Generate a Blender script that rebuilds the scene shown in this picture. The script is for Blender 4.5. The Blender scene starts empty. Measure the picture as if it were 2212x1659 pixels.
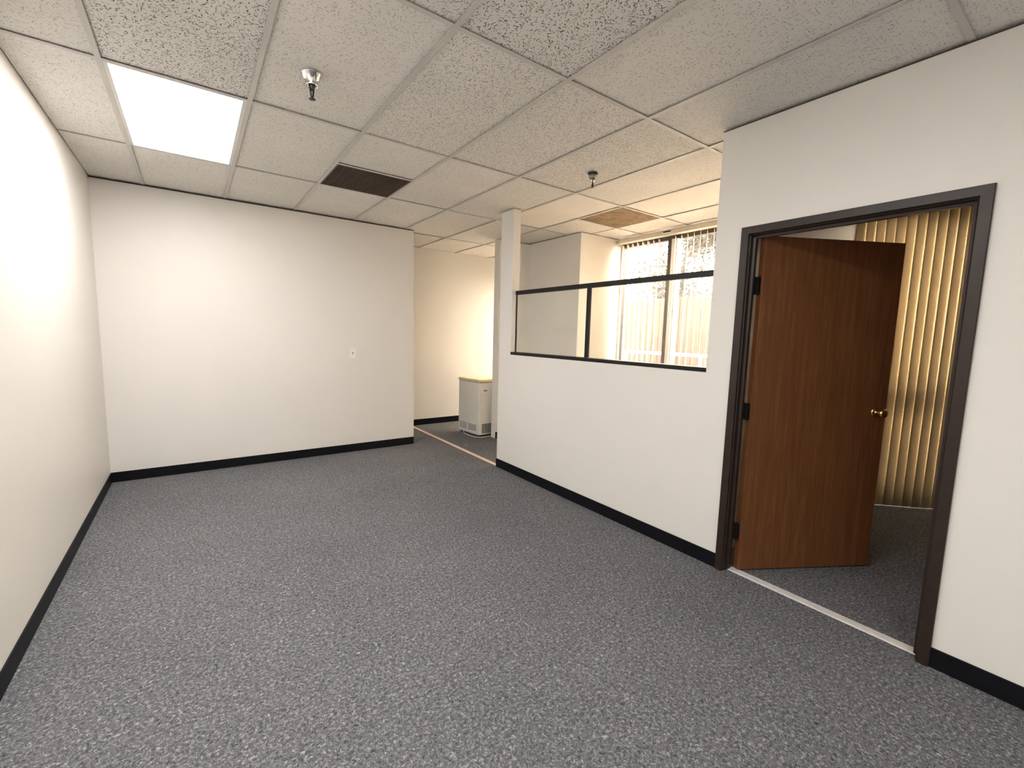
import bpy, bmesh, math, random
from mathutils import Vector, Matrix
random.seed(7)
scene = bpy.context.scene
col = scene.collection

# ------------------------------------------------------------------ camera
CAM_Z = 1.4227
cam_data = bpy.data.cameras.new('camera')
cam_data.sensor_fit = 'HORIZONTAL'
cam_data.sensor_width = 36.0
cam_data.lens = 955.415 / 2212.0 * 36.0
cam_data.clip_start = 0.02
cam = bpy.data.objects.new('camera', cam_data)
col.objects.link(cam)
YAW, PITCH, ROLL = -0.624904, 1.458959, 0.026167
cam.matrix_world = Matrix.Translation((0, 0, CAM_Z)) @ (
    Matrix.Rotation(YAW, 4, 'Z') @ Matrix.Rotation(PITCH, 4, 'X') @ Matrix.Rotation(ROLL, 4, 'Z'))
scene.camera = cam

# ------------------------------------------------------------------ world, exposure
world = bpy.data.worlds.new('hazy_daylight')
scene.world = world
world.use_nodes = True
bg = world.node_tree.nodes['Background']
bg.inputs['Color'].default_value = (1.0, 0.815, 0.64, 1)
bg.inputs['Strength'].default_value = 13.5
vs = scene.view_settings
vs.view_transform = 'Standard'
vs.look = 'None'
vs.exposure = 1.45
vs.gamma = 1.0
vs.use_curve_mapping = False
LAMP_STRENGTH = 8.6        # radiance of the fluorescent diffusers
LAMP_COLOR = (1.0, 0.975, 0.95, 1)

# ------------------------------------------------------------------ dimensions (metres)
H = 2.648                  # ceiling grid height
XL, XR = -0.655, 2.605     # left wall face, right wall face
WT = 0.085                 # partition thickness
YF = 5.222                 # far wall face
YN = -2.55                 # wall behind the camera
YB = 6.25                  # back wall of the side room
XW = 4.47                  # window wall
GX0, GX, GY0, GY = -0.3017, 0.6096, 1.7208, 1.2180

# ------------------------------------------------------------------ node helpers
def mat_new(name):
    m = bpy.data.materials.new(name)
    m.use_nodes = True
    nt = m.node_tree
    b = nt.nodes['Principled BSDF']
    return m, nt, b

def N(nt, t, **kw):
    n = nt.nodes.new(t)
    for k, v in kw.items():
        if k in n.inputs: n.inputs[k].default_value = v
        else: setattr(n, k, v)
    return n

def L(nt, a, b): nt.links.new(a, b)

def ramp(nt, fac, stops, interp='LINEAR'):
    r = nt.nodes.new('ShaderNodeValToRGB')
    r.color_ramp.interpolation = interp
    el = r.color_ramp.elements
    while len(el) > 1: el.remove(el[-1])
    el[0].position = stops[0][0]; el[0].color = (*stops[0][1], 1)
    for p, c in stops[1:]:
        e = el.new(p); e.color = (*c, 1)
    L(nt, fac, r.inputs['Fac'])
    return r

def coords(nt, scale=(1, 1, 1), kind='Object', rot=(0, 0, 0)):
    tc = nt.nodes.new('ShaderNodeTexCoord')
    mp = nt.nodes.new('ShaderNodeMapping')
    mp.inputs['Scale'].default_value = scale
    mp.inputs['Rotation'].default_value = rot
    if kind == 'World':
        g = nt.nodes.new('ShaderNodeNewGeometry'); L(nt, g.outputs['Position'], mp.inputs['Vector'])
    else:
        L(nt, tc.outputs[kind], mp.inputs['Vector'])
    return mp.outputs['Vector']

def bump(nt, b, height, strength, dist):
    n = N(nt, 'ShaderNodeBump')
    n.inputs['Strength'].default_value = strength
    n.inputs['Distance'].default_value = dist
    L(nt, height, n.inputs['Height']); L(nt, n.outputs['Normal'], b.inputs['Normal'])

def plain(name, c, rough=0.5, metal=0.0, var=0.06, scale=14.0, spec=0.5, bmp=0.0):
    m, nt, b = mat_new(name)
    v = coords(nt)
    n = N(nt, 'ShaderNodeTexNoise', Scale=scale, Detail=4.0)
    L(nt, v, n.inputs['Vector'])
    lo = tuple(max(0, x * (1 - var)) for x in c); hi = tuple(min(1, x * (1 + var)) for x in c)
    r = ramp(nt, n.outputs['Fac'], [(0.3, lo), (0.7, hi)])
    L(nt, r.outputs['Color'], b.inputs['Base Color'])
    b.inputs['Roughness'].default_value = rough
    b.inputs['Metallic'].default_value = metal
    b.inputs['Specular IOR Level'].default_value = spec
    if bmp: bump(nt, b, n.outputs['Fac'], bmp, 0.001)
    return m

def wall_paint(name, c):
    m, nt, b = mat_new(name)
    v = coords(nt, kind='World')
    n = N(nt, 'ShaderNodeTexNoise', Scale=1.1, Detail=3.0); L(nt, v, n.inputs['Vector'])
    r = ramp(nt, n.outputs['Fac'], [(0.3, tuple(x * 0.965 for x in c)), (0.7, c)])
    # faint scuffs
    s = N(nt, 'ShaderNodeTexNoise', Scale=5.0, Detail=6.0, Roughness=0.7); L(nt, v, s.inputs['Vector'])
    sr = ramp(nt, s.outputs['Fac'], [(0.68, (1, 1, 1)), (0.80, (0.93, 0.90, 0.86))])
    mx = N(nt, 'ShaderNodeMix', data_type='RGBA', blend_type='MULTIPLY'); mx.inputs['Factor'].default_value = 0.7
    L(nt, r.outputs['Color'], mx.inputs[6]); L(nt, sr.outputs['Color'], mx.inputs[7])
    L(nt, mx.outputs[2], b.inputs['Base Color'])
    b.inputs['Roughness'].default_value = 0.42
    b.inputs['Specular IOR Level'].default_value = 0.4
    o = N(nt, 'ShaderNodeTexNoise', Scale=160.0, Detail=3.0); L(nt, v, o.inputs['Vector'])
    bump(nt, b, o.outputs['Fac'], 0.12, 0.0015)
    return m

def strokes(nt, v, scale, halfw, halfl, dens, off):
    """short randomly turned fissures, one per voronoi cell"""
    ad = N(nt, 'ShaderNodeVectorMath', operation='ADD'); L(nt, v, ad.inputs[0]); ad.inputs[1].default_value = off
    wn = N(nt, 'ShaderNodeTexNoise', Scale=90.0, Detail=1.0); L(nt, ad.outputs[0], wn.inputs['Vector'])
    ws = N(nt, 'ShaderNodeVectorMath', operation='SCALE'); L(nt, wn.outputs['Color'], ws.inputs[0]); ws.inputs['Scale'].default_value = 0.007
    aw = N(nt, 'ShaderNodeVectorMath', operation='ADD'); L(nt, ad.outputs[0], aw.inputs[0]); L(nt, ws.outputs[0], aw.inputs[1])
    vo = N(nt, 'ShaderNodeTexVoronoi', voronoi_dimensions='2D', Scale=scale); L(nt, aw.outputs[0], vo.inputs['Vector'])
    sb = N(nt, 'ShaderNodeVectorMath', operation='SUBTRACT'); L(nt, aw.outputs[0], sb.inputs[0]); L(nt, vo.outputs['Position'], sb.inputs[1])
    sc = N(nt, 'ShaderNodeSeparateColor'); L(nt, vo.outputs['Color'], sc.inputs[0])
    an = N(nt, 'ShaderNodeMath', operation='MULTIPLY'); L(nt, sc.outputs[0], an.inputs[0]); an.inputs[1].default_value = 6.283
    ro = N(nt, 'ShaderNodeVectorRotate', rotation_type='Z_AXIS'); L(nt, sb.outputs[0], ro.inputs['Vector']); L(nt, an.outputs[0], ro.inputs['Angle'])
    sx = N(nt, 'ShaderNodeSeparateXYZ'); L(nt, ro.outputs[0], sx.inputs[0])
    def sized(o, h):
        a = N(nt, 'ShaderNodeMath', operation='ABSOLUTE'); L(nt, o, a.inputs[0])
        d = N(nt, 'ShaderNodeMath', operation='DIVIDE'); L(nt, a.outputs[0], d.inputs[0]); d.inputs[1].default_value = h
        return d.outputs[0]
    mx = N(nt, 'ShaderNodeMath', operation='MAXIMUM'); L(nt, sized(sx.outputs[0], halfw), mx.inputs[0]); L(nt, sized(sx.outputs[1], halfl), mx.inputs[1])
    # stroke size varies from cell to cell, some cells stay empty
    th = N(nt, 'ShaderNodeMapRange'); L(nt, sc.outputs[1], th.inputs['Value'])
    th.inputs['From Min'].default_value = 1 - dens; th.inputs['From Max'].default_value = 1.0
    th.inputs['To Min'].default_value = 0.0; th.inputs['To Max'].default_value = 1.3
    df = N(nt, 'ShaderNodeMath', operation='SUBTRACT'); L(nt, th.outputs[0], df.inputs[0]); L(nt, mx.outputs[0], df.inputs[1])
    st = N(nt, 'ShaderNodeMapRange'); L(nt, df.outputs[0], st.inputs['Value'])
    st.inputs['From Min'].default_value = -0.1; st.inputs['From Max'].default_value = 0.35
    return st.outputs[0]

def tile_mat(name, density, dark, base, width=1.0):
    """mineral fibre tile: short worm-like fissures and pin holes"""
    m, nt, b = mat_new(name)
    v = coords(nt, kind='World')
    s1_ = strokes(nt, v, 62.0, 0.0016 * width, 0.0075, density, (0, 0, 0))
    s2_ = strokes(nt, v, 88.0, 0.0013 * width, 0.0050, density, (3.31, 1.77, 0))
    mxm = N(nt, 'ShaderNodeMath', operation='MAXIMUM'); L(nt, s1_, mxm.inputs[0]); L(nt, s2_, mxm.inputs[1])
    big = N(nt, 'ShaderNodeTexNoise', Scale=2.2, Detail=4.0); L(nt, v, big.inputs['Vector'])
    br = ramp(nt, big.outputs['Fac'], [(0.3, tuple(x * 0.94 for x in base)), (0.7, base)])
    mix = N(nt, 'ShaderNodeMix', data_type='RGBA'); L(nt, mxm.outputs[0], mix.inputs['Factor'])
    L(nt, br.outputs['Color'], mix.inputs[6]); mix.inputs[7].default_value = (*dark, 1)
    L(nt, mix.outputs[2], b.inputs['Base Color'])
    b.inputs['Roughness'].default_value = 0.9
    b.inputs['Specular IOR Level'].default_value = 0.15
    gr = N(nt, 'ShaderNodeTexNoise', Scale=180.0, Detail=2.0); L(nt, v, gr.inputs['Vector'])
    inv = N(nt, 'ShaderNodeMath', operation='MULTIPLY_ADD'); L(nt, mxm.outputs[0], inv.inputs[0]); inv.inputs[1].default_value = -1.0; L(nt, gr.outputs['Fac'], inv.inputs[2])
    bump(nt, b, inv.outputs[0], 0.3, 0.002)
    return m

def carpet_mat(name):
    m, nt, b = mat_new(name)
    v = coords(nt, kind='World')
    n1 = N(nt, 'ShaderNodeTexNoise', Scale=85.0, Detail=3.0, Roughness=0.65, Distortion=0.8); L(nt, v, n1.inputs['Vector'])
    n2 = N(nt, 'ShaderNodeTexNoise', Scale=300.0, Detail=2.0); L(nt, v, n2.inputs['Vector'])
    n3 = N(nt, 'ShaderNodeTexNoise', Scale=1.3, Detail=4.0, Roughness=0.6); L(nt, v, n3.inputs['Vector'])
    a = N(nt, 'ShaderNodeMix', data_type='FLOAT'); a.inputs['Factor'].default_value = 0.35
    L(nt, n1.outputs['Fac'], a.inputs[2]); L(nt, n2.outputs['Fac'], a.inputs[3])
    r = ramp(nt, a.outputs[0], [(0.32, (0.024, 0.0245, 0.027)), (0.43, (0.10, 0.101, 0.107)), (0.55, (0.195, 0.196, 0.203)), (0.66, (0.52, 0.52, 0.525))])
    w = ramp(nt, n3.outputs['Fac'], [(0.3, (0.86, 0.86, 0.87)), (0.7, (1, 1, 1))])
    mx = N(nt, 'ShaderNodeMix', data_type='RGBA', blend_type='MULTIPLY'); mx.inputs['Factor'].default_value = 1.0
    L(nt, r.outputs['Color'], mx.inputs[6]); L(nt, w.outputs['Color'], mx.inputs[7])
    L(nt, mx.outputs[2], b.inputs['Base Color'])
    b.inputs['Roughness'].default_value = 0.95
    b.inputs['Specular IOR Level'].default_value = 0.1
    bump(nt, b, a.outputs[0], 0.9, 0.006)
    return m

def wood_mat(name, c1, c2, c3, axis_scale=(14, 14, 0.7), rough=0.5):
    m, nt, b = mat_new(name)
    v = coords(nt, scale=axis_scale)
    n = N(nt, 'ShaderNodeTexNoise', Scale=3.0, Detail=6.0, Roughness=0.62, Distortion=0.6); L(nt, v, n.inputs['Vector'])
    f = N(nt, 'ShaderNodeTexNoise', Scale=22.0, Detail=3.0); L(nt, v, f.inputs['Vector'])
    a = N(nt, 'ShaderNodeMix', data_type='FLOAT'); a.inputs['Factor'].default_value = 0.3
    L(nt, n.outputs['Fac'], a.inputs[2]); L(nt, f.outputs['Fac'], a.inputs[3])
    r = ramp(nt, a.outputs[0], [(0.30, c1), (0.50, c2), (0.70, c3)])
    L(nt, r.outputs['Color'], b.inputs['Base Color'])
    b.inputs['Roughness'].default_value = rough
    bump(nt, b, a.outputs[0], 0.12, 0.001)
    return m

def emit_mat(name, color, strength):
    m, nt, b = mat_new(name)
    v = coords(nt)
    n = N(nt, 'ShaderNodeTexVoronoi', Scale=120.0); L(nt, v, n.inputs['Vector'])
    r = ramp(nt, n.outputs['Distance'], [(0.0, (0.96, 0.96, 0.96)), (0.6, (1, 1, 1))])
    mx = N(nt, 'ShaderNodeMix', data_type='RGBA', blend_type='MULTIPLY'); mx.inputs['Factor'].default_value = 1
    mx.inputs[6].default_value = color; L(nt, r.outputs['Color'], mx.inputs[7])
    L(nt, mx.outputs[2], b.inputs['Emission Color'])
    b.inputs['Emission Strength'].default_value = strength
    b.inputs['Base Color'].default_value = (0.9, 0.9, 0.9, 1)
    return m

def glass_mat(name, tint=(0.97, 0.985, 0.975)):
    m = bpy.data.materials.new(name); m.use_nodes = True
    nt = m.node_tree; nt.nodes.clear()
    out = nt.nodes.new('ShaderNodeOutputMaterial')
    tr = N(nt, 'ShaderNodeBsdfTransparent'); tr.inputs['Color'].default_value = (*tint, 1)
    gl = N(nt, 'ShaderNodeBsdfGlossy'); gl.inputs['Roughness'].default_value = 0.02
    gl.inputs['Color'].default_value = (1, 1, 1, 1)
    df = N(nt, 'ShaderNodeBsdfDiffuse'); df.inputs['Color'].default_value = (0.8, 0.8, 0.78, 1)
    fr = N(nt, 'ShaderNodeFresnel')
    gm = nt.nodes.new('ShaderNodeNewGeometry')
    mr = N(nt, 'ShaderNodeMapRange'); L(nt, gm.outputs['Backfacing'], mr.inputs['Value'])
    mr.inputs['To Min'].default_value = 1.5; mr.inputs['To Max'].default_value = 1 / 1.5
    L(nt, mr.outputs[0], fr.inputs['IOR'])
    mx = nt.nodes.new('ShaderNodeMixShader'); L(nt, fr.outputs[0], mx.inputs[0])
    L(nt, tr.outputs[0], mx.inputs[1]); L(nt, gl.outputs[0], mx.inputs[2])
    # thin film of dust
    v = coords(nt)
    nz = N(nt, 'ShaderNodeTexNoise', Scale=3.0, Detail=5.0); L(nt, v, nz.inputs['Vector'])
    rr = ramp(nt, nz.outputs['Fac'], [(0.3, (0.015, 0.015, 0.015)), (0.7, (0.04, 0.04, 0.04))])
    m2 = nt.nodes.new('ShaderNodeMixShader'); L(nt, rr.outputs['Color'], m2.inputs[0])
    L(nt, mx.outputs[0], m2.inputs[1]); L(nt, df.outputs[0], m2.inputs[2])
    L(nt, m2.outputs[0], out.inputs['Surface'])
    return m

def slat_mat(name, c, trans):
    m = bpy.data.materials.new(name); m.use_nodes = True
    nt = m.node_tree; nt.nodes.clear()
    out = nt.nodes.new('ShaderNodeOutputMaterial')
    v = coords(nt, scale=(60, 60, 6))
    nz = N(nt, 'ShaderNodeTexNoise', Scale=4.0, Detail=4.0); L(nt, v, nz.inputs['Vector'])
    r = ramp(nt, nz.outputs['Fac'], [(0.3, tuple(x * 0.93 for x in c)), (0.7, c)])
    df = N(nt, 'ShaderNodeBsdfDiffuse'); tl = N(nt, 'ShaderNodeBsdfTranslucent')
    L(nt, r.outputs['Color'], df.inputs['Color']); L(nt, r.outputs['Color'], tl.inputs['Color'])
    mx = nt.nodes.new('ShaderNodeMixShader'); mx.inputs[0].default_value = trans
    L(nt, df.outputs[0], mx.inputs[1]); L(nt, tl.outputs[0], mx.inputs[2])
    L(nt, mx.outputs[0], out.inputs['Surface'])
    return m

M = {}
M['wall'] = wall_paint('wall_paint', (0.80, 0.772, 0.728))
M['tile_a'] = tile_mat('tile_fissured', 0.90, (0.085, 0.08, 0.075), (0.80, 0.772, 0.73))
M['tile_b'] = tile_mat('tile_medium', 0.80, (0.16, 0.15, 0.14), (0.81, 0.78, 0.735), 0.85)
M['tile_c'] = tile_mat('tile_fine', 0.62, (0.33, 0.305, 0.28), (0.82, 0.79, 0.745), 0.7)
M['tile_s'] = plain('tile_smooth', (0.83, 0.79, 0.74), 0.85, var=0.03, scale=3)
M['tee'] = plain('tee_enamel', (0.60, 0.575, 0.54), 0.5, var=0.05, scale=5)
M['plenum'] = plain('plenum_dark', (0.05, 0.05, 0.05), 0.9)
M['carpet'] = carpet_mat('carpet_grey_loop')
M['rubber'] = plain('black_rubber_base', (0.004, 0.004, 0.006), 0.5, var=0.2, scale=9, spec=0.22)
M['casing'] = plain('dark_bronze_paint', (0.030, 0.019, 0.015), 0.36, var=0.15, scale=12, bmp=0.05, spec=0.35)
M['blackframe'] = plain('black_aluminium', (0.007, 0.006, 0.006), 0.42, var=0.15, spec=0.3)
M['bronze'] = plain('dark_bronze_aluminium', (0.05, 0.04, 0.032), 0.4, var=0.12)
M['alum'] = plain('pale_aluminium', (0.80, 0.78, 0.76), 0.4, metal=0.15, var=0.08, scale=30)
M['peach'] = plain('pale_wood_strip', (0.72, 0.56, 0.45), 0.5, var=0.12, scale=20)
M['door'] = wood_mat('door_walnut_laminate', (0.105, 0.037, 0.011), (0.160, 0.058, 0.018), (0.235, 0.095, 0.032))
M['brass'] = plain('polished_brass', (0.72, 0.50, 0.18), 0.16, metal=1.0, var=0.05)
M['chrome'] = plain('chrome', (0.80, 0.79, 0.78), 0.10, metal=1.0, var=0.03)
M['darkmetal'] = plain('dark_metal', (0.09, 0.08, 0.075), 0.35, metal=0.8, var=0.1)
M['steel'] = plain('grey_steel', (0.36, 0.35, 0.34), 0.4, metal=0.6, var=0.05)
M['black'] = plain('black_hardware', (0.012, 0.011, 0.010), 0.45, var=0.1)
M['troffer'] = plain('troffer_enamel', (0.75, 0.74, 0.71), 0.45, var=0.03)
M['lamp'] = emit_mat('prismatic_diffuser_lit', LAMP_COLOR, LAMP_STRENGTH)
M['vent'] = plain('brown_grille', (0.085, 0.055, 0.037), 0.7, var=0.2, scale=10)
M['vent_bar'] = plain('brown_grille_bar', (0.10, 0.068, 0.047), 0.6, var=0.1, scale=10)
M['switch'] = plain('white_plastic', (0.86, 0.85, 0.83), 0.35, var=0.02)
M['slot'] = plain('dark_slot', (0.03, 0.03, 0.03), 0.7)
M['fr_body'] = plain('freezer_white_enamel', (0.72, 0.70, 0.655), 0.35, var=0.04, scale=4)
M['fr_lid'] = plain('freezer_cream_lid', (0.76, 0.64, 0.40), 0.4, var=0.05, scale=6)
M['fr_panel'] = plain('freezer_panel', (0.74, 0.72, 0.69), 0.4, var=0.03)
M['fr_mesh'] = plain('grey_mesh', (0.10, 0.10, 0.098), 0.6, var=0.1, scale=60)
M['cord'] = plain('cream_cord', (0.70, 0.64, 0.52), 0.5, var=0.05)
M['slat_white'] = slat_mat('slat_white_vinyl', (0.86, 0.80, 0.72), 0.5)
M['slat_tan'] = slat_mat('slat_tan_vinyl', (0.70, 0.61, 0.46), 0.24)
M['rail'] = plain('headrail_cream', (0.70, 0.62, 0.50), 0.5)
M['glass'] = glass_mat('clear_glass')
M['gaskets'] = plain('grey_gasket', (0.36, 0.36, 0.37), 0.5)
M['stile'] = plain('pale_grey_sash', (0.80, 0.78, 0.75), 0.45)
M['fence'] = wood_mat('fence_cedar', (0.026, 0.0135, 0.0115), (0.036, 0.0195, 0.0168), (0.050, 0.029, 0.025), (8, 8, 0.8), 0.8)
M['pipe'] = plain('white_painted_pipe', (0.8, 0.78, 0.75), 0.4)
M['bark'] = plain('tree_bark', (0.07, 0.06, 0.055), 0.9, var=0.3, scale=12)
M['leaf_g'] = slat_mat('leaf_green', (0.048, 0.050, 0.046), 0.3)
M['leaf_r'] = slat_mat('leaf_russet', (0.075, 0.043, 0.036), 0.3)
M['ground'] = plain('outside_concrete', (0.42, 0.40, 0.38), 0.9, var=0.15, scale=6)

def stained_panel():
    m, nt, b = mat_new('stained_tan_panel')
    v = coords(nt)
    n = N(nt, 'ShaderNodeTexNoise', Scale=6.0, Detail=5.0, Distortion=0.5); L(nt, v, n.inputs['Vector'])
    r = ramp(nt, n.outputs['Fac'], [(0.3, (0.22, 0.145, 0.065)), (0.7, (0.33, 0.225, 0.11))])
    w = coords(nt, scale=(5, 42, 1), rot=(0, 0, 0.35))
    s = N(nt, 'ShaderNodeTexNoise', Scale=1.6, Detail=3.0); L(nt, w, s.inputs['Vector'])
    sr = ramp(nt, s.outputs['Fac'], [(0.53, (1, 1, 1)), (0.62, (0.25, 0.22, 0.18))])
    mx = N(nt, 'ShaderNodeMix', data_type='RGBA', blend_type='MULTIPLY'); mx.inputs['Factor'].default_value = 1
    L(nt, r.outputs['Color'], mx.inputs[6]); L(nt, sr.outputs['Color'], mx.inputs[7])
    L(nt, mx.outputs[2], b.inputs['Base Color']); b.inputs['Roughness'].default_value = 0.75
    return m
M['stained'] = stained_panel()

# ------------------------------------------------------------------ mesh helpers
class MB:
    def __init__(s): s.v = []; s.f = []; s.smooth = set()
    def box(s, x0, x1, y0, y1, z0, z1, bev=0.0):
        if bev <= 0:
            i = len(s.v)
            s.v += [(x0, y0, z0), (x1, y0, z0), (x1, y1, z0), (x0, y1, z0), (x0, y0, z1), (x1, y0, z1), (x1, y1, z1), (x0, y1, z1)]
            for q in ((0, 3, 2, 1), (4, 5, 6, 7), (0, 1, 5, 4), (1, 2, 6, 5), (2, 3, 7, 6), (3, 0, 4, 7)):
                s.f.append(tuple(i + k for k in q))
        else:
            bm = bmesh.new()
            bmesh.ops.create_cube(bm, size=1.0)
            for v in bm.verts:
                v.co = Vector(((x0 + x1) / 2 + v.co.x * (x1 - x0), (y0 + y1) / 2 + v.co.y * (y1 - y0), (z0 + z1) / 2 + v.co.z * (z1 - z0)))
            bmesh.ops.bevel(bm, geom=list(bm.edges), offset=bev, segments=2, profile=0.5, affect='EDGES')
            i = len(s.v); bm.verts.index_update()
            s.v += [tuple(v.co) for v in bm.verts]
            s.f += [tuple(i + v.index for v in f.verts) for f in bm.faces]
            bm.free()
        return s
    def prism(s, poly, z0, z1):
        """vertical prism over a ccw xy polygon"""
        i = len(s.v); n = len(poly)
        s.v += [(x, y, z0) for x, y in poly] + [(x, y, z1) for x, y in poly]
        s.f.append(tuple(i + k for k in reversed(range(n)))); s.f.append(tuple(i + n + k for k in range(n)))
        for k in range(n): s.f.append((i + k, i + (k + 1) % n, i + n + (k + 1) % n, i + n + k))
        return s
    def lathe(s, prof, c=(0, 0, 0), seg=28, axis='Z'):
        i = len(s.v); n = len(prof)
        for k in range(seg):
            a = 2 * math.pi * k / seg
            for r, z in prof:
                p = (r * math.cos(a), r * math.sin(a), z)
                if axis == 'Y': p = (p[0], p[2], -p[1])
                if axis == 'X': p = (p[2], p[0], p[1])
                s.v.append((c[0] + p[0], c[1] + p[1], c[2] + p[2]))
        for k in range(seg):
            for j in range(n - 1):
                a = i + k * n + j; b = i + ((k + 1) % seg) * n + j
                s.smooth.add(len(s.f)); s.f.append((a, b, b + 1, a + 1))
        return s
    def tube(s, pts, rad, seg=10):
        pts = [Vector(p) for p in pts]; i = len(s.v); n = len(pts)
        rads = rad if isinstance(rad, (list, tuple)) else [rad] * n
        for k, p in enumerate(pts):
            t = (pts[min(k + 1, n - 1)] - pts[max(k - 1, 0)]).normalized()
            u = t.cross(Vector((0, 0, 1)));
            if u.length < 1e-3: u = t.cross(Vector((1, 0, 0)))
            u.normalize(); w = t.cross(u).normalized()
            for j in range(seg):
                a = 2 * math.pi * j / seg
                s.v.append(tuple(p + (u * math.cos(a) + w * math.sin(a)) * rads[k]))
        for k in range(n - 1):
            for j in range(seg):
                a = i + k * seg + j; b = i + k * seg + (j + 1) % seg
                s.smooth.add(len(s.f)); s.f.append((a, b, b + seg, a + seg))
        s.f.append(tuple(i + j for j in range(seg))); s.f.append(tuple(i + (n - 1) * seg + j for j in reversed(range(seg))))
        return s
    def mesh(s, name):
        me = bpy.data.meshes.new(name)
        me.from_pydata(s.v, [], s.f); me.update()
        bm = bmesh.new(); bm.from_mesh(me); bmesh.ops.recalc_face_normals(bm, faces=bm.faces); bm.to_mesh(me); bm.free()
        if s.smooth:
            fl = [k in s.smooth for k in range(len(me.polygons))]
            me.polygons.foreach_set('use_smooth', fl)
        return me
    def build(s, name, mat, parent=None, loc=None):
        """vertices are in the parent's frame; origin moved to the base centre of the mesh"""
        if loc is None:
            xs = [v[0] for v in s.v]; ys = [v[1] for v in s.v]; zs = [v[2] for v in s.v]
            loc = ((min(xs) + max(xs)) / 2, (min(ys) + max(ys)) / 2, min(zs))
        s.v = [(v[0] - loc[0], v[1] - loc[1], v[2] - loc[2]) for v in s.v]
        o = bpy.data.objects.new(name, s.mesh(name)); col.objects.link(o)
        o.data.materials.append(M[mat]); o.location = loc
        if parent: o.parent = parent
        return o

def inst(name, me, parent, loc, rot=(0, 0, 0)):
    o = bpy.data.objects.new(name, me); col.objects.link(o)
    o.parent = parent; o.location = loc; o.rotation_euler = rot
    return o

def tag(o, label, cat, group=None, kind=None):
    o['label'] = label; o['category'] = cat
    if group: o['group'] = group
    if kind: o['kind'] = kind
    return o

def thing(name, label, cat, loc, rz=0.0, group=None, kind=None):
    e = bpy.data.objects.new(name, None); col.objects.link(e)
    e.empty_display_size = 0.1; e.location = loc; e.rotation_euler = (0, 0, rz)
    return tag(e, label, cat, group, kind)

def struct(o, label, cat): return tag(o, label, cat, kind='structure')

# ================================================================== SETTING
WTOP = H - 0.004
fl = MB().prism([(XL - .12, YN - .12), (6.05, YN - .12), (6.15, -0.05), (6.15, 0.20), (4.68, 1.66), (4.62, YB + .12), (XL - .12, YB + .12)], -0.12, 0.0)
struct(fl.build('floor', 'carpet'), 'dark grey speckled loop carpet covering the floor', 'floor')

struct(MB().box(XL - .12, XL, YN - .12, YB + .12, -.05, H + .06).build('wall_left', 'wall'),
       'off-white painted wall along the left side, under the lit ceiling panel', 'wall')
struct(MB().box(XL, 2.237, YF, YF + .11, 0, WTOP).build('wall_far', 'wall'),
       'off-white far wall with the light switch', 'wall')
struct(MB().box(XL - .12, XW + .13, YB, YB + .12, -.05, H + .06).build('wall_back', 'wall'),
       'warm lit cream wall behind the white chest freezer', 'wall')
struct(MB().box(XL - .12, 6.05, YN - .12, YN, -.05, H + .06).build('wall_near', 'wall'),
       'off-white wall behind the viewpoint', 'wall')
Y_END, Y_P0, Y_P1, SILL = 1.535, 3.65, 3.86, 1.218
DO0, DO1, DOT = 0.395, 1.355, 2.045     # rough opening
wr = MB()
wr.box(XR, XR + WT, YN, DO0, 0, WTOP)
wr.box(XR, XR + WT, DO0, DO1, DOT, WTOP)
wr.box(XR, XR + WT, DO1, Y_END, 0, WTOP)
wr.box(XR, XR + WT, Y_END, Y_P0, 0, SILL)
wr.box(XR, XR + WT, Y_P0, Y_P1, 0, WTOP)
struct(wr.build('wall_right', 'wall'), 'off-white right wall with doorway, half-height opening and slim post', 'wall')
struct(MB().box(XR + WT, 4.62, 1.45, Y_END, 0, WTOP).build('wall_divider', 'wall'), 'tan wall seen above the open brown door', 'wall')
struct(MB().box(3.30, 4.56, 4.93, 5.04, 0, WTOP).build('wall_stub', 'wall'), 'narrow wall end right beside the chest freezer', 'wall')
struct(MB().box(3.79, 4.56, 3.93, 4.93, 0, WTOP).build('wall_column', 'wall'), 'boxed-out wall corner left of the window, behind the glass pane', 'wall')
# window wall: openings for window_2 (Y 1.72-3.93) and window_3 (Y 5.12-6.15)
ww = MB()
ww.box(XW, XW + .13, Y_END, 1.72, 0, H + .06)
ww.box(XW, XW + .13, 1.72, 3.93, 2.595, H + .06); ww.box(XW, XW + .13, 1.72, 3.93, 0, 0.30)
ww.box(XW + .09, XW + .13, 3.93, 5.04, 0, H + .06)
ww.box(XW, XW + .13, 5.04, 5.25, 0, H + .06); ww.box(XW, XW + .13, 6.05, YB, 0, H + .06)
ww.box(XW, XW + .13, 5.25, 6.05, 2.40, H + .06); ww.box(XW, XW + .13, 5.25, 6.05, 0, 0.35)
struct(ww.build('wall_window', 'wall'), 'outer wall around the tall window with white vertical blinds', 'wall')
# office: splayed outer wall at 45 degrees + closing wall
SA = Vector((4.62, 1.51)); SB = Vector((6.03, 0.10)); SD = (SB - SA).normalized(); SN = Vector((SD.y * -1, SD.x)); SN = Vector((0.7071, 0.7071))
def splay(mb, a, b, d0, d1, z0, z1):
    p = [SA + SD * a + SN * d0, SA + SD * b + SN * d0, SA + SD * b + SN * d1, SA + SD * a + SN * d1]
    return mb.prism([(q.x, q.y) for q in p], z0, z1)
SL = (SB - SA).length
so = MB()
splay(so, 0, 0.03, 0, .12, 0, H + .06); splay(so, SL - .25, SL + .03, 0, .12, 0, H + .06)
splay(so, 0.03, SL - .25, 0, .12, 2.56, H + .06); splay(so, 0.03, SL - .25, 0, .12, 0, 0.10)
struct(so.build('wall_office_outer', 'wall'), 'outer office wall carrying the tan vertical blinds', 'wall')
struct(MB().box(6.0, 6.10, YN, 0.14, 0, H + .06).build('wall_office_side', 'wall'), 'side wall of the office beyond the doorway', 'wall')

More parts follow.
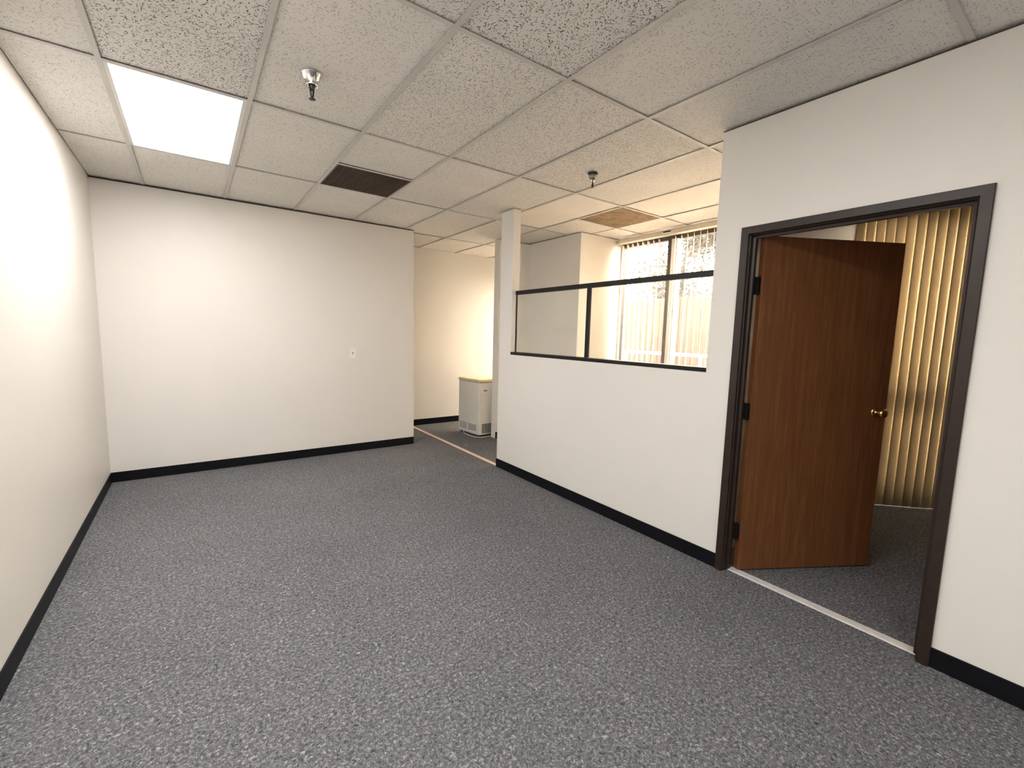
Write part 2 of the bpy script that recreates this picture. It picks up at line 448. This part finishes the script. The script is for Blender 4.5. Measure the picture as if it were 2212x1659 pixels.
# ------------------------------------------------------------------ ceiling: plenum slab, tees, tiles
cl = MB().prism([(XL - .12, YN - .12), (6.05, YN - .12), (6.15, -0.05), (6.15, 0.20), (4.74, 1.66), (4.62, YB + .12), (XL - .12, YB + .12)], H + .06, H + .16)
ceiling = cl.build('ceiling', 'plenum', loc=(0, 0, 0))
struct(ceiling, 'suspended ceiling of speckled off-white mineral tiles in a metal grid', 'ceiling')
def xmax_at(y): return 5.95 if y < 0.05 else (XW if y > 1.5 else max(XW, 6.03 - (y - 0.10)))
xs = [GX0 + GX * k for k in range(-1, 12)]
ys = [GY0 + GY * k for k in range(-4, 5)]
TROFFERS = [(0, 1), (0, -1), (0, -3)]        # (column, row) cells: the first is in view
VENT = (2, 1); TAN = (6, 1)
tee_w = 0.012
def tee_box(n, x0, x1, y0, y1): return n
main_me = MB().box(-tee_w, tee_w, YN, YB, -0.0015, 0.0015).box(-.0012, .0012, YN, YB, .0015, .035).mesh('main_tee')
main_me.materials.append(M['tee'])
short_me = MB().box(-tee_w, tee_w, Y_END - .5, YB, -0.0015, 0.0015).mesh('main_tee_short'); short_me.materials.append(M['tee'])
for k, x in enumerate(xs):
    if x <= XL + .02 or x > 5.9: continue
    if x < XW: inst('main_tee', main_me, ceiling, (x, 0, H))
    else:
        mb = MB().box(-tee_w, tee_w, YN, 6.10 - x, -0.0015, 0.0015)
        me = mb.mesh('main_tee'); me.materials.append(M['tee']); inst('main_tee', me, ceiling, (x, 0, H))
cross_cache = {}
def cross_tee(x0, x1, y):
    w = round(x1 - x0 - 2 * tee_w, 4)
    if w < 0.02: return
    if w not in cross_cache:
        me = MB().box(-w / 2, w / 2, -tee_w, tee_w, -0.001, 0.0012).mesh('cross_tee'); me.materials.append(M['tee']); cross_cache[w] = me
    inst('cross_tee', cross_cache[w], ceiling, ((x0 + x1) / 2, y, H))
tile_cache = {}
rnd = random.Random(3)
strong = {(2, -1), (0, 0)}
medium = {(2, 0), (3, 0), (1, -1), (4, 0), (0, -2), (2, -2)}
def tile(x0, x1, y0, y1, mk):
    w, d = round(x1 - x0 - .010, 4), round(y1 - y0 - .010, 4)
    if w < .03 or d < .03: return
    key = (w, d, mk)
    if key not in tile_cache:
        me = MB().box(-w / 2, w / 2, -d / 2, d / 2, 0, 0.016).mesh('ceiling_tile'); me.materials.append(M[mk]); tile_cache[key] = me
    inst('ceiling_tile', tile_cache[key], ceiling, ((x0 + x1) / 2, (y0 + y1) / 2, H + .0045 + rnd.random() * .004),
         (rnd.uniform(-1, 1) * .0012, rnd.uniform(-1, 1) * .002, 0))
cell = {}
for i in range(len(xs) - 1):
    for j in range(len(ys)):
        c, r = i - 1, j - 4
        x0, x1 = max(xs[i], XL), xs[i + 1]
        y0, y1 = max(ys[j], YN), min(ys[j] + GY, YB)
        if x1 <= XL or y1 - y0 < .02: continue
        lim = xmax_at(y1)
        if x0 > lim: continue
        x1 = min(x1, lim + 0.04)
        cell[(c, r)] = (x0, x1, y0, y1)
        if ys[j] > YN: cross_tee(x0, min(x1, xs[i + 1]), ys[j])
        if (c, r) in TROFFERS: continue
        if (c, r) == VENT:
            tile(x0, x1, y0, (y0 + y1) / 2 + .02, 'tile_c'); cross_tee(x0, x1, (y0 + y1) / 2 + .02); continue
        if (c, r) == TAN:
            cross_tee(x0, x1, (y0 + y1) / 2); tile(x0, x1, (y0 + y1) / 2, y1, 'tile_c'); continue
        if (c, r) == (7, 1):
            cross_tee(x0, x1, (y0 + y1) / 2); tile(x0, x1, (y0 + y1) / 2, y1, 'tile_c'); tile(x0, x1, y0, (y0 + y1) / 2, 'tile_c'); continue
        mk = 'tile_a' if (c, r) in strong else ('tile_s' if (c, r) in {(5, 1), (6, 0)} else ('tile_b' if (c, r) in medium else 'tile_c'))
        tile(x0, x1, y0, y1, mk)
# dark strips where walls meet the grid; the far-wall one paints a shadow gap
struct(MB().box(XL, 2.237, YF - .005, YF, H - .010, H - .004).build('shadow_gap_strip', 'casing'), 'thin dark strip standing in for the shadow gap along the top of the far wall', 'trim')
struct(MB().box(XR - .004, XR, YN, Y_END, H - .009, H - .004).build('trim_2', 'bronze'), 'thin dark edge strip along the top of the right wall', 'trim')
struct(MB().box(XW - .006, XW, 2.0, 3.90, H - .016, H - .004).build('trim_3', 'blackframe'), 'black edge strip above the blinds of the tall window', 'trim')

# ------------------------------------------------------------------ baseboards
BB, BT = 0.092, 0.007
def base(name, x0, x1, y0, y1, label):
    struct(MB().box(x0, x1, y0, y1, 0.0, BB, 0.002).build(name, 'rubber'), label, 'baseboard')
base('baseboard_left', XL, XL + BT, YN, YF, 'black rubber baseboard along the left wall')
base('baseboard_far', XL + BT, 2.237, YF - BT, YF, 'black rubber baseboard along the far wall')
base('baseboard_right', XR - BT, XR, 1.376, Y_P1 + .004, 'black rubber baseboard below the half-height glass')
base('baseboard_right_near', XR - BT, XR, YN, 0.374, 'black rubber baseboard right of the doorway')
base('baseboard_back', 2.0, XW, YB - BT, YB, 'black baseboard behind the chest freezer')
base('baseboard_stub', 3.294, 3.80, 4.93 - BT, 4.93, 'black baseboard at the narrow wall end beside the freezer')

# ------------------------------------------------------------------ threshold strips
struct(MB().box(2.640, 2.694, 0.425, 1.318, 0, 0.008, 0.003).build('trim_4', 'alum'), 'scuffed pale metal threshold strip across the doorway', 'threshold')
struct(MB().box(2.604, 2.650, Y_P1 + .006, YB - .01, 0, 0.007, 0.003).build('trim_5', 'peach'), 'pale peach carpet strip across the opening to the freezer', 'threshold')

# ------------------------------------------------------------------ door casing and frame
CY0, CY1, CZ = 0.375, 1.375, 2.065
casing = thing('trim_6', 'dark brown stepped door frame around the open wooden door', 'door frame', (XR, (CY0 + CY1) / 2, 0), kind='structure')
prof = [(0.0, 0.0), (0.0, -.013), (.003, -.016), (.040, -.016), (.044, -.012), (.044, .002), (.049, .005), (.049, .034), (.062, .037), (.062, .060), (.049, .063), (.049, WT + .004), (.0, WT + .004)]
cx, cy = XR, (CY0 + CY1) / 2
def casing_seg(name, a, b):
    i = 0; mb = MB(); n = len(prof)
    mb.v = [(v, a(u)[0] - cy, a(u)[1]) for u, v in prof] + [(v, b(u)[0] - cy, b(u)[1]) for u, v in prof]
    for k in range(n): mb.f.append((k, (k + 1) % n, n + (k + 1) % n, n + k))
    mb.f.append(tuple(range(n))); mb.f.append(tuple(n + k for k in reversed(range(n))))
    return mb.build(name, 'casing', casing)
casing_seg('jamb', lambda u: (CY1 - u, 0.0), lambda u: (CY1 - u, CZ - u))
casing_seg('head', lambda u: (CY1 - u, CZ - u), lambda u: (CY0 + u, CZ - u))
casing_seg('jamb', lambda u: (CY0 + u, CZ - u), lambda u: (CY0 + u, 0.0))
mb = MB().box(.064, .067, CY0 + .048 - cy, CY0 + .0505 - cy, .95, 1.06); s = mb.build('strike_plate', 'brass', casing)

# ------------------------------------------------------------------ door leaf (hinged on the far jamb, opened into the office)
DW, DH, DT = 0.890, 2.008, 0.040
ang = math.radians(60.5)
door = thing('door_1', 'brown wood-grain office door standing open with brass knob', 'door', (2.684, 1.318, 0), ang, kind='structure')
# local frame: closed leaf runs along -Y, thickness towards -X
leaf = MB().box(-DT, 0.0, -.014 - DW, -.014, .010, .010 + DH, 0.0015).build('door_leaf', 'door', door)
for z in (0.20, 0.95, 1.69):
    hb = MB().box(-.030, .004, -.014, -.011, z, z + .10).lathe([(0, 0), (.008, 0), (.008, .10), (0, .10)], (.006, .002, z), 14)
    hb.box(-.040, -.002, .004, .007, z, z + .10)
    hb.build('hinge', 'black', door)
def knob(sgn, x):
    k = MB().lathe([(0, 0), (.033, 0), (.033, .004), (.026, .010), (.012, .013), (.011, .028), (.020, .034), (.027, .044), (.028, .054), (.022, .063), (.010, .067), (0, .067)], (0, 0, 0), 28, 'X')
    k.v = [(x + sgn * a, b - .014 - .820, c + 1.005) for a, b, c in k.v]
    return k.build('door_knob', 'brass', door)
knob(-1, -DT); knob(1, 0.0)
MB().box(-DT + .008, -.008, -.016 - DW, -.014 - DW + .001, .96, 1.05).build('latch_plate', 'brass', door)
MB().box(-DT + .013, -.013, -.026 - DW, -.015 - DW, .99, 1.015, .003).build('latch_bolt', 'darkmetal', door)

# ------------------------------------------------------------------ half-height glazing in the right wall
GZ0, GZ1 = SILL, 1.855
gw = thing('window_1', 'half-height interior glass panel in black frame above the half wall', 'interior window', (XR + WT / 2, (Y_END + Y_P0) / 2, SILL), kind='structure')
gx = 0.0; gy = (Y_END + Y_P0) / 2
MB().box(-WT / 2 - .003, WT / 2 + .003, Y_END - gy, Y_P0 - gy, 0, .028, .002).build('sill_bar', 'blackframe', gw)
MB().box(.000, .034, Y_END - gy, Y_P0 - gy, GZ1 - .038 - SILL, GZ1 - SILL, .002).build('top_rail', 'blackframe', gw)
MB().box(.004, .030, 2.625 - gy, 2.655 - gy, .028, GZ1 - .038 - SILL).build('mullion', 'blackframe', gw)
MB().box(.010, .024, Y_P0 - gy - .008, Y_P0 - gy, .028, GZ1 - .038 - SILL).build('edge_channel', 'blackframe', gw)
MB().box(.004, .030, Y_END - gy, Y_END - gy + .014, .028, GZ1 - .038 - SILL).build('edge_channel', 'blackframe', gw)
MB().box(.014, .020, Y_END - gy + .014, 2.625 - gy, .028, GZ1 - .038 - SILL).build('pane', 'glass', gw)
MB().box(.014, .020, 2.655 - gy, Y_P0 - gy - .008, .028, GZ1 - .038 - SILL).build('pane', 'glass', gw)

# ------------------------------------------------------------------ outer windows
def outer_window(name, label, y0, y1, z0, z1, mulls, horiz):
    w = thing(name, label, 'window', (XW + .075, (y0 + y1) / 2, z0), kind='structure')
    yc = (y0 + y1) / 2; d0, d1 = -.03, .03
    MB().box(d0, d1, y0 - yc, y1 - yc, 0, .05).build('window_sill', 'bronze', w)
    MB().box(d0, d1, y0 - yc, y1 - yc, z1 - z0 - .045, z1 - z0).build('window_head', 'bronze', w)
    for y in (y0, y1 - .045): MB().box(d0, d1, y - yc, y + .045 - yc, .05, z1 - z0 - .045).build('window_jamb', 'bronze', w)
    edges = [y0 + .045]
    for y in mulls:
        m = MB().box(d0 - .02, d1, y - .024 - yc, y + .024 - yc, .05, z1 - z0 - .045).build('mullion', 'bronze', w)
        MB().box(-.045, .012, -.100, -.0262, 0, z1 - z0 - .095).build('sash_stile', 'stile', m)
        edges += [y - .026, y + .026]
    edges.append(y1 - .045)
    for k in range(0, len(edges), 2):
        MB().box(-.003, .003, edges[k] - yc, edges[k + 1] - yc, .05, z1 - z0 - .045).build('pane', 'glass', w)
    return w
outer_window('window_2', 'tall bright window with dark mullion behind white vertical blinds', 1.72, 3.93, 0.30, 2.595, [2.42, 3.205], [])
outer_window('window_3', 'outer window beyond the freezer, out of sight behind the wall end', 5.25, 6.05, 0.35, 2.40, [5.68], [])
w4 = thing('window_4', 'office window behind the closed tan vertical blinds', 'window', (SA.x, SA.y, 0.10), math.atan2(SD.y, SD.x), kind='structure')
a0, a1, zt = 0.03, SL - .25, 2.46
MB().box(a0, a1, .03, .09, 0, .05).build('window_sill', 'bronze', w4)
MB().box(a0, a1, .03, .09, zt - .05, zt).build('window_head', 'bronze', w4)
MB().box(a0, a1, .03, .09, .84, .98).build('transom', 'bronze', w4)
for a in (a0, (a0 + a1) / 2 - .025, a1 - .05): MB().box(a, a + .05, .03, .09, .05, zt - .05).build('mullion', 'bronze', w4)
for z0, z1 in ((.05, .84), (.98, zt - .05)):
    MB().box(a0 + .05, (a0 + a1) / 2 - .025, .057, .063, z0, z1).build('pane', 'glass', w4)
    MB().box((a0 + a1) / 2 + .025, a1 - .05, .057, .063, z0, z1).build('pane', 'glass', w4)

# ================================================================== THINGS
# ------------------------------------------------------------------ recessed ceiling lights
def troffer(c, r, label):
    x0, x1, y0, y1 = cell[(c, r)]
    x0 += tee_w; x1 -= tee_w; y0 += tee_w; y1 -= tee_w
    cx_, cy_ = (x0 + x1) / 2, (y0 + y1) / 2
    t = thing('ceiling_light', label, 'ceiling light', (cx_, cy_, H), group='recessed ceiling lights')
    hx, hy = (x1 - x0) / 2, (y1 - y0) / 2
    fr = MB()
    for a in ((-hx, -hx + .018, -hy, hy), (hx - .018, hx, -hy, hy), (-hx + .018, hx - .018, -hy, -hy + .012), (-hx + .018, hx - .018, hy - .012, hy)):
        fr.box(*a, .0, .012)
    fr.build('frame', 'troffer', t)
    MB().box(-hx + .018, hx - .018, -hy + .012, hy - .012, .004, .009).build('diffuser', 'lamp', t)
    MB().box(-hx, hx, -hy, hy, .012, .055).build('housing', 'troffer', t)
troffer(0, 1, 'lit rectangular fluorescent ceiling light near the left wall')
troffer(0, -1, 'lit fluorescent ceiling light overhead, outside the view')
troffer(0, -3, 'lit fluorescent ceiling light behind the viewpoint')

# ------------------------------------------------------------------ return-air grille
x0, x1, y0, y1 = cell[VENT]; y0 = (y0 + y1) / 2 + .02
x0 += tee_w; x1 -= tee_w; y0 += tee_w; y1 -= tee_w
v = thing('air_grille', 'dark brown square return-air grille set into the ceiling grid', 'vent', ((x0 + x1) / 2, (y0 + y1) / 2, H))
hx, hy = (x1 - x0) / 2, (y1 - y0) / 2
fr = MB()
for a in ((-hx, -hx + .014, -hy, hy), (hx - .014, hx, -hy, hy), (-hx + .014, hx - .014, -hy, -hy + .014), (-hx + .014, hx - .014, hy - .014, hy)): fr.box(*a, -.001, .014)
fr.build('frame', 'vent_bar', v)
MB().box(-hx + .014, hx - .014, -hy + .014, hy - .014, .012, .016).build('backing', 'vent', v)
g = MB(); n = 36
for k in range(1, n):
    t = -hx + .014 + (2 * hx - .028) * k / n
    g.box(t - .0012, t + .0012, -hy + .014, hy - .014, .001, .012)
for k in range(1, n):
    t = -hy + .014 + (2 * hy - .028) * k / n
    g.box(-hx + .014, hx - .014, t - .0012, t + .0012, .0014, .0116)
gl = g.build('egg_crate', 'vent_bar', v); gl['kind'] = 'stuff'

# ------------------------------------------------------------------ stained panel
x0, x1, y0, y1 = cell[TAN]; y1 = (y0 + y1) / 2
sp = MB().box(x0 + tee_w - .004, x1 - tee_w + .004, y0 + tee_w - .004, y1 - tee_w + .004, H + .0016, H + .010).build('ceiling_panel', 'stained')
tag(sp, 'stained tan square ceiling panel with dark scratches near the window', 'ceiling panel')

# ------------------------------------------------------------------ sprinklers
s1 = thing('fire_sprinkler', 'chrome cone fire sprinkler beside the lit ceiling light', 'sprinkler', (0.522, 2.448, H), 0.5, 'ceiling sprinklers')
MB().lathe([(.020, .0), (.044, .0), (.045, -.003), (.042, -.004), (.028, -.048), (.028, -.054), (.026, -.056), (.024, -.050), (.020, -.02)]).build('escutcheon', 'chrome', s1)
MB().lathe([(0, -.02), (.014, -.02), (.014, -.060), (.010, -.066), (.010, -.074), (0, -.074)]).build('nozzle', 'darkmetal', s1)
fb = MB()
for sx in (-1, 1): fb.tube([(sx * .010, 0, -.066), (sx * .008, 0, -.082), (sx * .006, 0, -.100), (0, 0, -.110)], .0045, 8)
fb.build('frame_arms', 'darkmetal', s1)
MB().lathe([(0, -.110), (.006, -.110), (.015, -.1125), (.0165, -.1145), (.0, -.1155)]).build('deflector', 'darkmetal', s1)
s2 = thing('fire_sprinkler', 'small dark and grey fire sprinkler near the window room', 'sprinkler', (2.516, 2.511, H), 0.9, 'ceiling sprinklers')
MB().lathe([(.015, 0), (.037, 0), (.038, -.005), (.034, -.007), (.02, -.007)]).build('ceiling_ring', 'black', s2)
MB().lathe([(.02, -.005), (.030, -.006), (.029, -.036), (.024, -.040), (.016, -.038)]).build('escutcheon', 'steel', s2)
MB().lathe([(0, -.03), (.015, -.03), (.014, -.058), (.009, -.062), (0, -.062)]).build('nozzle', 'chrome', s2)
fb = MB()
for sx in (-1, 1): fb.tube([(sx * .012, 0, -.050), (sx * .013, 0, -.075), (sx * .009, 0, -.092), (0, 0, -.099)], .0062, 8)
fb.build('frame_arms', 'black', s2)
MB().lathe([(0, -.098), (.005, -.098), (.014, -.101), (.015, -.103), (0, -.104)]).build('deflector', 'brass', s2)

# ------------------------------------------------------------------ light switch
sw = thing('light_switch', 'white toggle light switch on the far wall', 'light switch', (1.490, YF, 1.099))
MB().box(-.036, .036, -.007, -.0005, 0, .118, .003).build('cover_plate', 'switch', sw)
MB().box(-.006, .006, -.0085, -.0065, .047, .071).build('toggle_slot', 'slot', sw)
tg = MB().box(-.004, .004, -.016, -.007, .052, .062, .0015).build('toggle', 'switch', sw)
sm = MB().lathe([(0, -.0078), (.003, -.0078), (.003, -.006)], (0, 0, 0), 10, 'Y').mesh('screw'); sm.materials.append(M['alum'])
for z in (.023, .095): inst('screw', sm, sw, (0, 0, z))

# ------------------------------------------------------------------ chest freezer
fz = thing('chest_freezer', 'white chest freezer with cream lid standing on the carpet', 'freezer', (3.135, 5.100, 0), math.radians(5))
FW, FD = 0.86, 0.50
MB().box(0, FW, 0, FD, .022, .752, .012).build('body', 'fr_body', fz)
MB().box(-.008, FW + .008, -.012, FD + .004, .758, .796, .008).build('lid', 'fr_lid', fz)
MB().box(.010, FW - .010, .008, FD - .01, .750, .762).build('lid_gasket', 'gaskets', fz)
MB().box(.20, .34, -.022, -.008, .735, .785, .006).build('lid_handle', 'fr_lid', fz)
MB().box(.075, .128, -.003, .001, .636, .648).build('badge', 'slot', fz)
MB().box(-.003, .002, .035, FD - .025, .045, .195, .001).build('service_panel', 'fr_panel', fz)
for y0_, y1_ in ((.065, .245), (.290, .455)):
    p = MB().box(-.0045, -.002, y0_, y1_, .075, .165).build('side_grille', 'fr_mesh', fz)
    gb = MB()
    for k in range(1, 16): gb.box(-.0015, .0, -(y1_ - y0_) / 2 + (y1_ - y0_) * k / 16 - .0015, -(y1_ - y0_) / 2 + (y1_ - y0_) * k / 16 + .0015, 0, .09)
    for k in range(1, 10): gb.box(-.0017, .0, -(y1_ - y0_) / 2, (y1_ - y0_) / 2, .09 * k / 10 - .001, .09 * k / 10 + .001)
    gb.v = [(a - .0010, b, c) for a, b, c in gb.v]
    gg = gb.build('grille_bars', 'fr_panel', p, loc=(0, 0, 0)); gg['kind'] = 'stuff'
slot_me = MB().box(-.0042, .0042, -.0025, .001, 0, .135).mesh('louver_slot'); slot_me.materials.append(M['slot'])
for k in range(14): inst('louver_slot', slot_me, fz, (.060 + k * .0175, 0, .045))
for x, y in ((.05, .05), (FW - .05, .05), (.05, FD - .05), (FW - .05, FD - .05)):
    MB().box(x - .02, x + .02, y - .02, y + .02, 0, .024).build('foot', 'slot', fz)
MB().tube([(.0, .33, .070), (-.022, .34, .055), (-.035, .30, .012), (-.045, .18, .006), (-.04, .02, .006), (.02, -.035, .006), (.10, -.04, .006), (.17, -.035, .006), (.22, -.030, .03)], .005, 8).build('power_cord', 'cord', fz)

# ------------------------------------------------------------------ vertical blinds
def slat_mesh(name, w, h, mk, bow=.006, th=.0009):
    mb = MB(); n = 6
    pts = [((k / n - .5) * w, bow * (1 - (2 * k / n - 1) ** 2)) for k in range(n + 1)]
    ring = [(x, y) for x, y in pts] + [(x, y - th) for x, y in reversed(pts)]
    m_ = len(ring)
    mb.v = [(x, y, 0) for x, y in ring] + [(x, y, h) for x, y in ring]
    for k in range(m_): mb.smooth.add(len(mb.f)); mb.f.append((k, (k + 1) % m_, m_ + (k + 1) % m_, m_ + k))
    for k in range(n):
        mb.f.append((k, k + 1, m_ - 2 - k, m_ - 1 - k)); mb.f.append((m_ + k, m_ + m_ - 1 - k, m_ + m_ - 2 - k, m_ + k + 1))
    me = mb.mesh(name); me.materials.append(M[mk]); return me

def room_blind(label, y0, y1, angle, xoff):
    b = thing('vertical_blind', label, 'blinds', (XW - .06, (y0 + y1) / 2, 0), group='white vertical blinds on the tall window')
    yc = (y0 + y1) / 2
    MB().box(-.02, .02, y0 - yc, y1 - yc, 2.585, 2.625).build('headrail', 'rail', b)
    me = slat_mesh('slat', .089, 2.40, 'slat_white')
    st = MB().box(-.006, .006, -.001, .001, 0, .035).mesh('hanger'); st.materials.append(M['rail'])
    y = y0 + .04; k = 0
    while y < y1 - .03:
        a = angle + rnd.uniform(-1, 1) * math.radians(3)
        s_ = inst('slat', me, b, (0, y - yc, .155), (0, 0, a))
        inst('hanger', st, s_, (0, .004, 2.395))
        y += .0755; k += 1
room_blind('open white vertical blind left of the dark mullion', 3.25, 3.915, math.radians(24), 0)
room_blind('open white vertical blind right of the dark mullion', 1.75, 3.13, math.radians(30), 0)

ob = thing('vertical_blind', 'closed tan vertical blind in the office, seen through the doorway', 'blinds', (SA.x - SN.x * .055, SA.y - SN.y * .055, 0), math.atan2(SD.y, SD.x))
MB().box(-.03, SL - .1, -.025, .035, 2.552, 2.61).build('headrail', 'rail', ob)
me = slat_mesh('slat', .089, 2.545, 'slat_tan', bow=-.011)
a = -.012; k = 0
while a < SL - .15:
    inst('slat', me, ob, (a, 0, .006), (0, 0, math.radians(10.5) + rnd.uniform(-1, 1) * math.radians(2.5)))
    a += .0745; k += 1

# ================================================================== OUTSIDE
struct(MB().box(4.0, 30, -14, 30, -.22, -.13).build('ground', 'ground'), 'pale concrete ground outside the window', 'ground')
FX = 7.4
fence = thing('fence', 'tall reddish wooden board fence outside the window', 'fence', (FX, 5.0, -.13))
bme = [MB().box(-.012, .012, -.068, .068, .03, h_, .003).mesh('board') for h_ in (2.30, 2.32, 2.28)]
for me in bme: me.materials.append(M['fence'])
for k in range(64):
    inst('board', bme[rnd.randrange(3)], fence, (rnd.uniform(-.004, .004), -4.6 + k * .145, 0), (0, 0, rnd.uniform(-.03, .03)))
for z in (.35, 1.15, 2.0): MB().box(.014, .055, -4.7, 4.7, z, z + .09).build('fence_rail', 'fence', fence)
for k in range(5): MB().box(.055, .15, -4.5 + k * 2.25, -4.4 + k * 2.25, 0, 2.34).build('fence_post', 'fence', fence)
pipe = thing('handrail', 'white horizontal handrail in front of the fence outside', 'handrail', (6.6, 4.7, -.13))
MB().tube([(0, -4, 1.29), (0, 4.4, 1.29)], .028, 12).build('rail', 'pipe', pipe)
for k in range(6): MB().tube([(0, -3.8 + k * 1.55, 0), (0, -3.8 + k * 1.55, 1.28)], .022, 10).build('post', 'pipe', pipe)

def tree(label, x, y, h, crown, nleaf, mk, seed):
    r = random.Random(seed)
    t = thing('tree', label, 'tree', (x, y, -.13), group='trees beyond the window')
    tr = MB().tube([(0, 0, 0), (.04, .03, h * .3), (-.03, .05, h * .6), (.02, 0, h * .9)], [.09, .075, .055, .025], 10)
    br = []
    for k in range(14):
        z = h * r.uniform(.28, .85); a_ = r.uniform(0, 6.28); l_ = crown * r.uniform(.5, .95)
        p1 = (math.cos(a_) * l_ * .5, math.sin(a_) * l_ * .5, z + l_ * .35); p2 = (math.cos(a_) * l_, math.sin(a_) * l_, z + l_ * .5)
        tr.tube([(0, .02, z), p1, p2], [.028, .018, .008], 6); br += [p1, p2]
    tr.build('trunk', 'bark', t)
    lf = MB()
    for k in range(nleaf):
        p = r.choice(br); c = [p[i] + r.gauss(0, crown * .22) for i in range(3)]
        if c[2] < .5: continue
        u = Vector((r.gauss(0, 1), r.gauss(0, 1), r.gauss(0, 1))).normalized(); w_ = u.cross(Vector((r.gauss(0, 1), r.gauss(0, 1), r.gauss(0, 1)))).normalized()
        s_ = r.uniform(.035, .07); cv = Vector(c); nn = u.cross(w_) * s_ * .25
        i = len(lf.v)
        lf.v += [tuple(cv - u * s_), tuple(cv + w_ * s_ * .45 + nn), tuple(cv + u * s_), tuple(cv - w_ * s_ * .45 + nn)]
        lf.f += [(i, i + 1, i + 2), (i, i + 2, i + 3)]
    f = lf.build('foliage', mk, t); f['kind'] = 'stuff'
tree('grey-green leafy tree beyond the fence, right of the window mullion', 9.4, 6.25, 4.3, 1.05, 4200, 'leaf_g', 2)
tree('russet-leaved tree beyond the fence at the right of the window', 9.3, 3.2, 4.3, 1.05, 3600, 'leaf_r', 5)
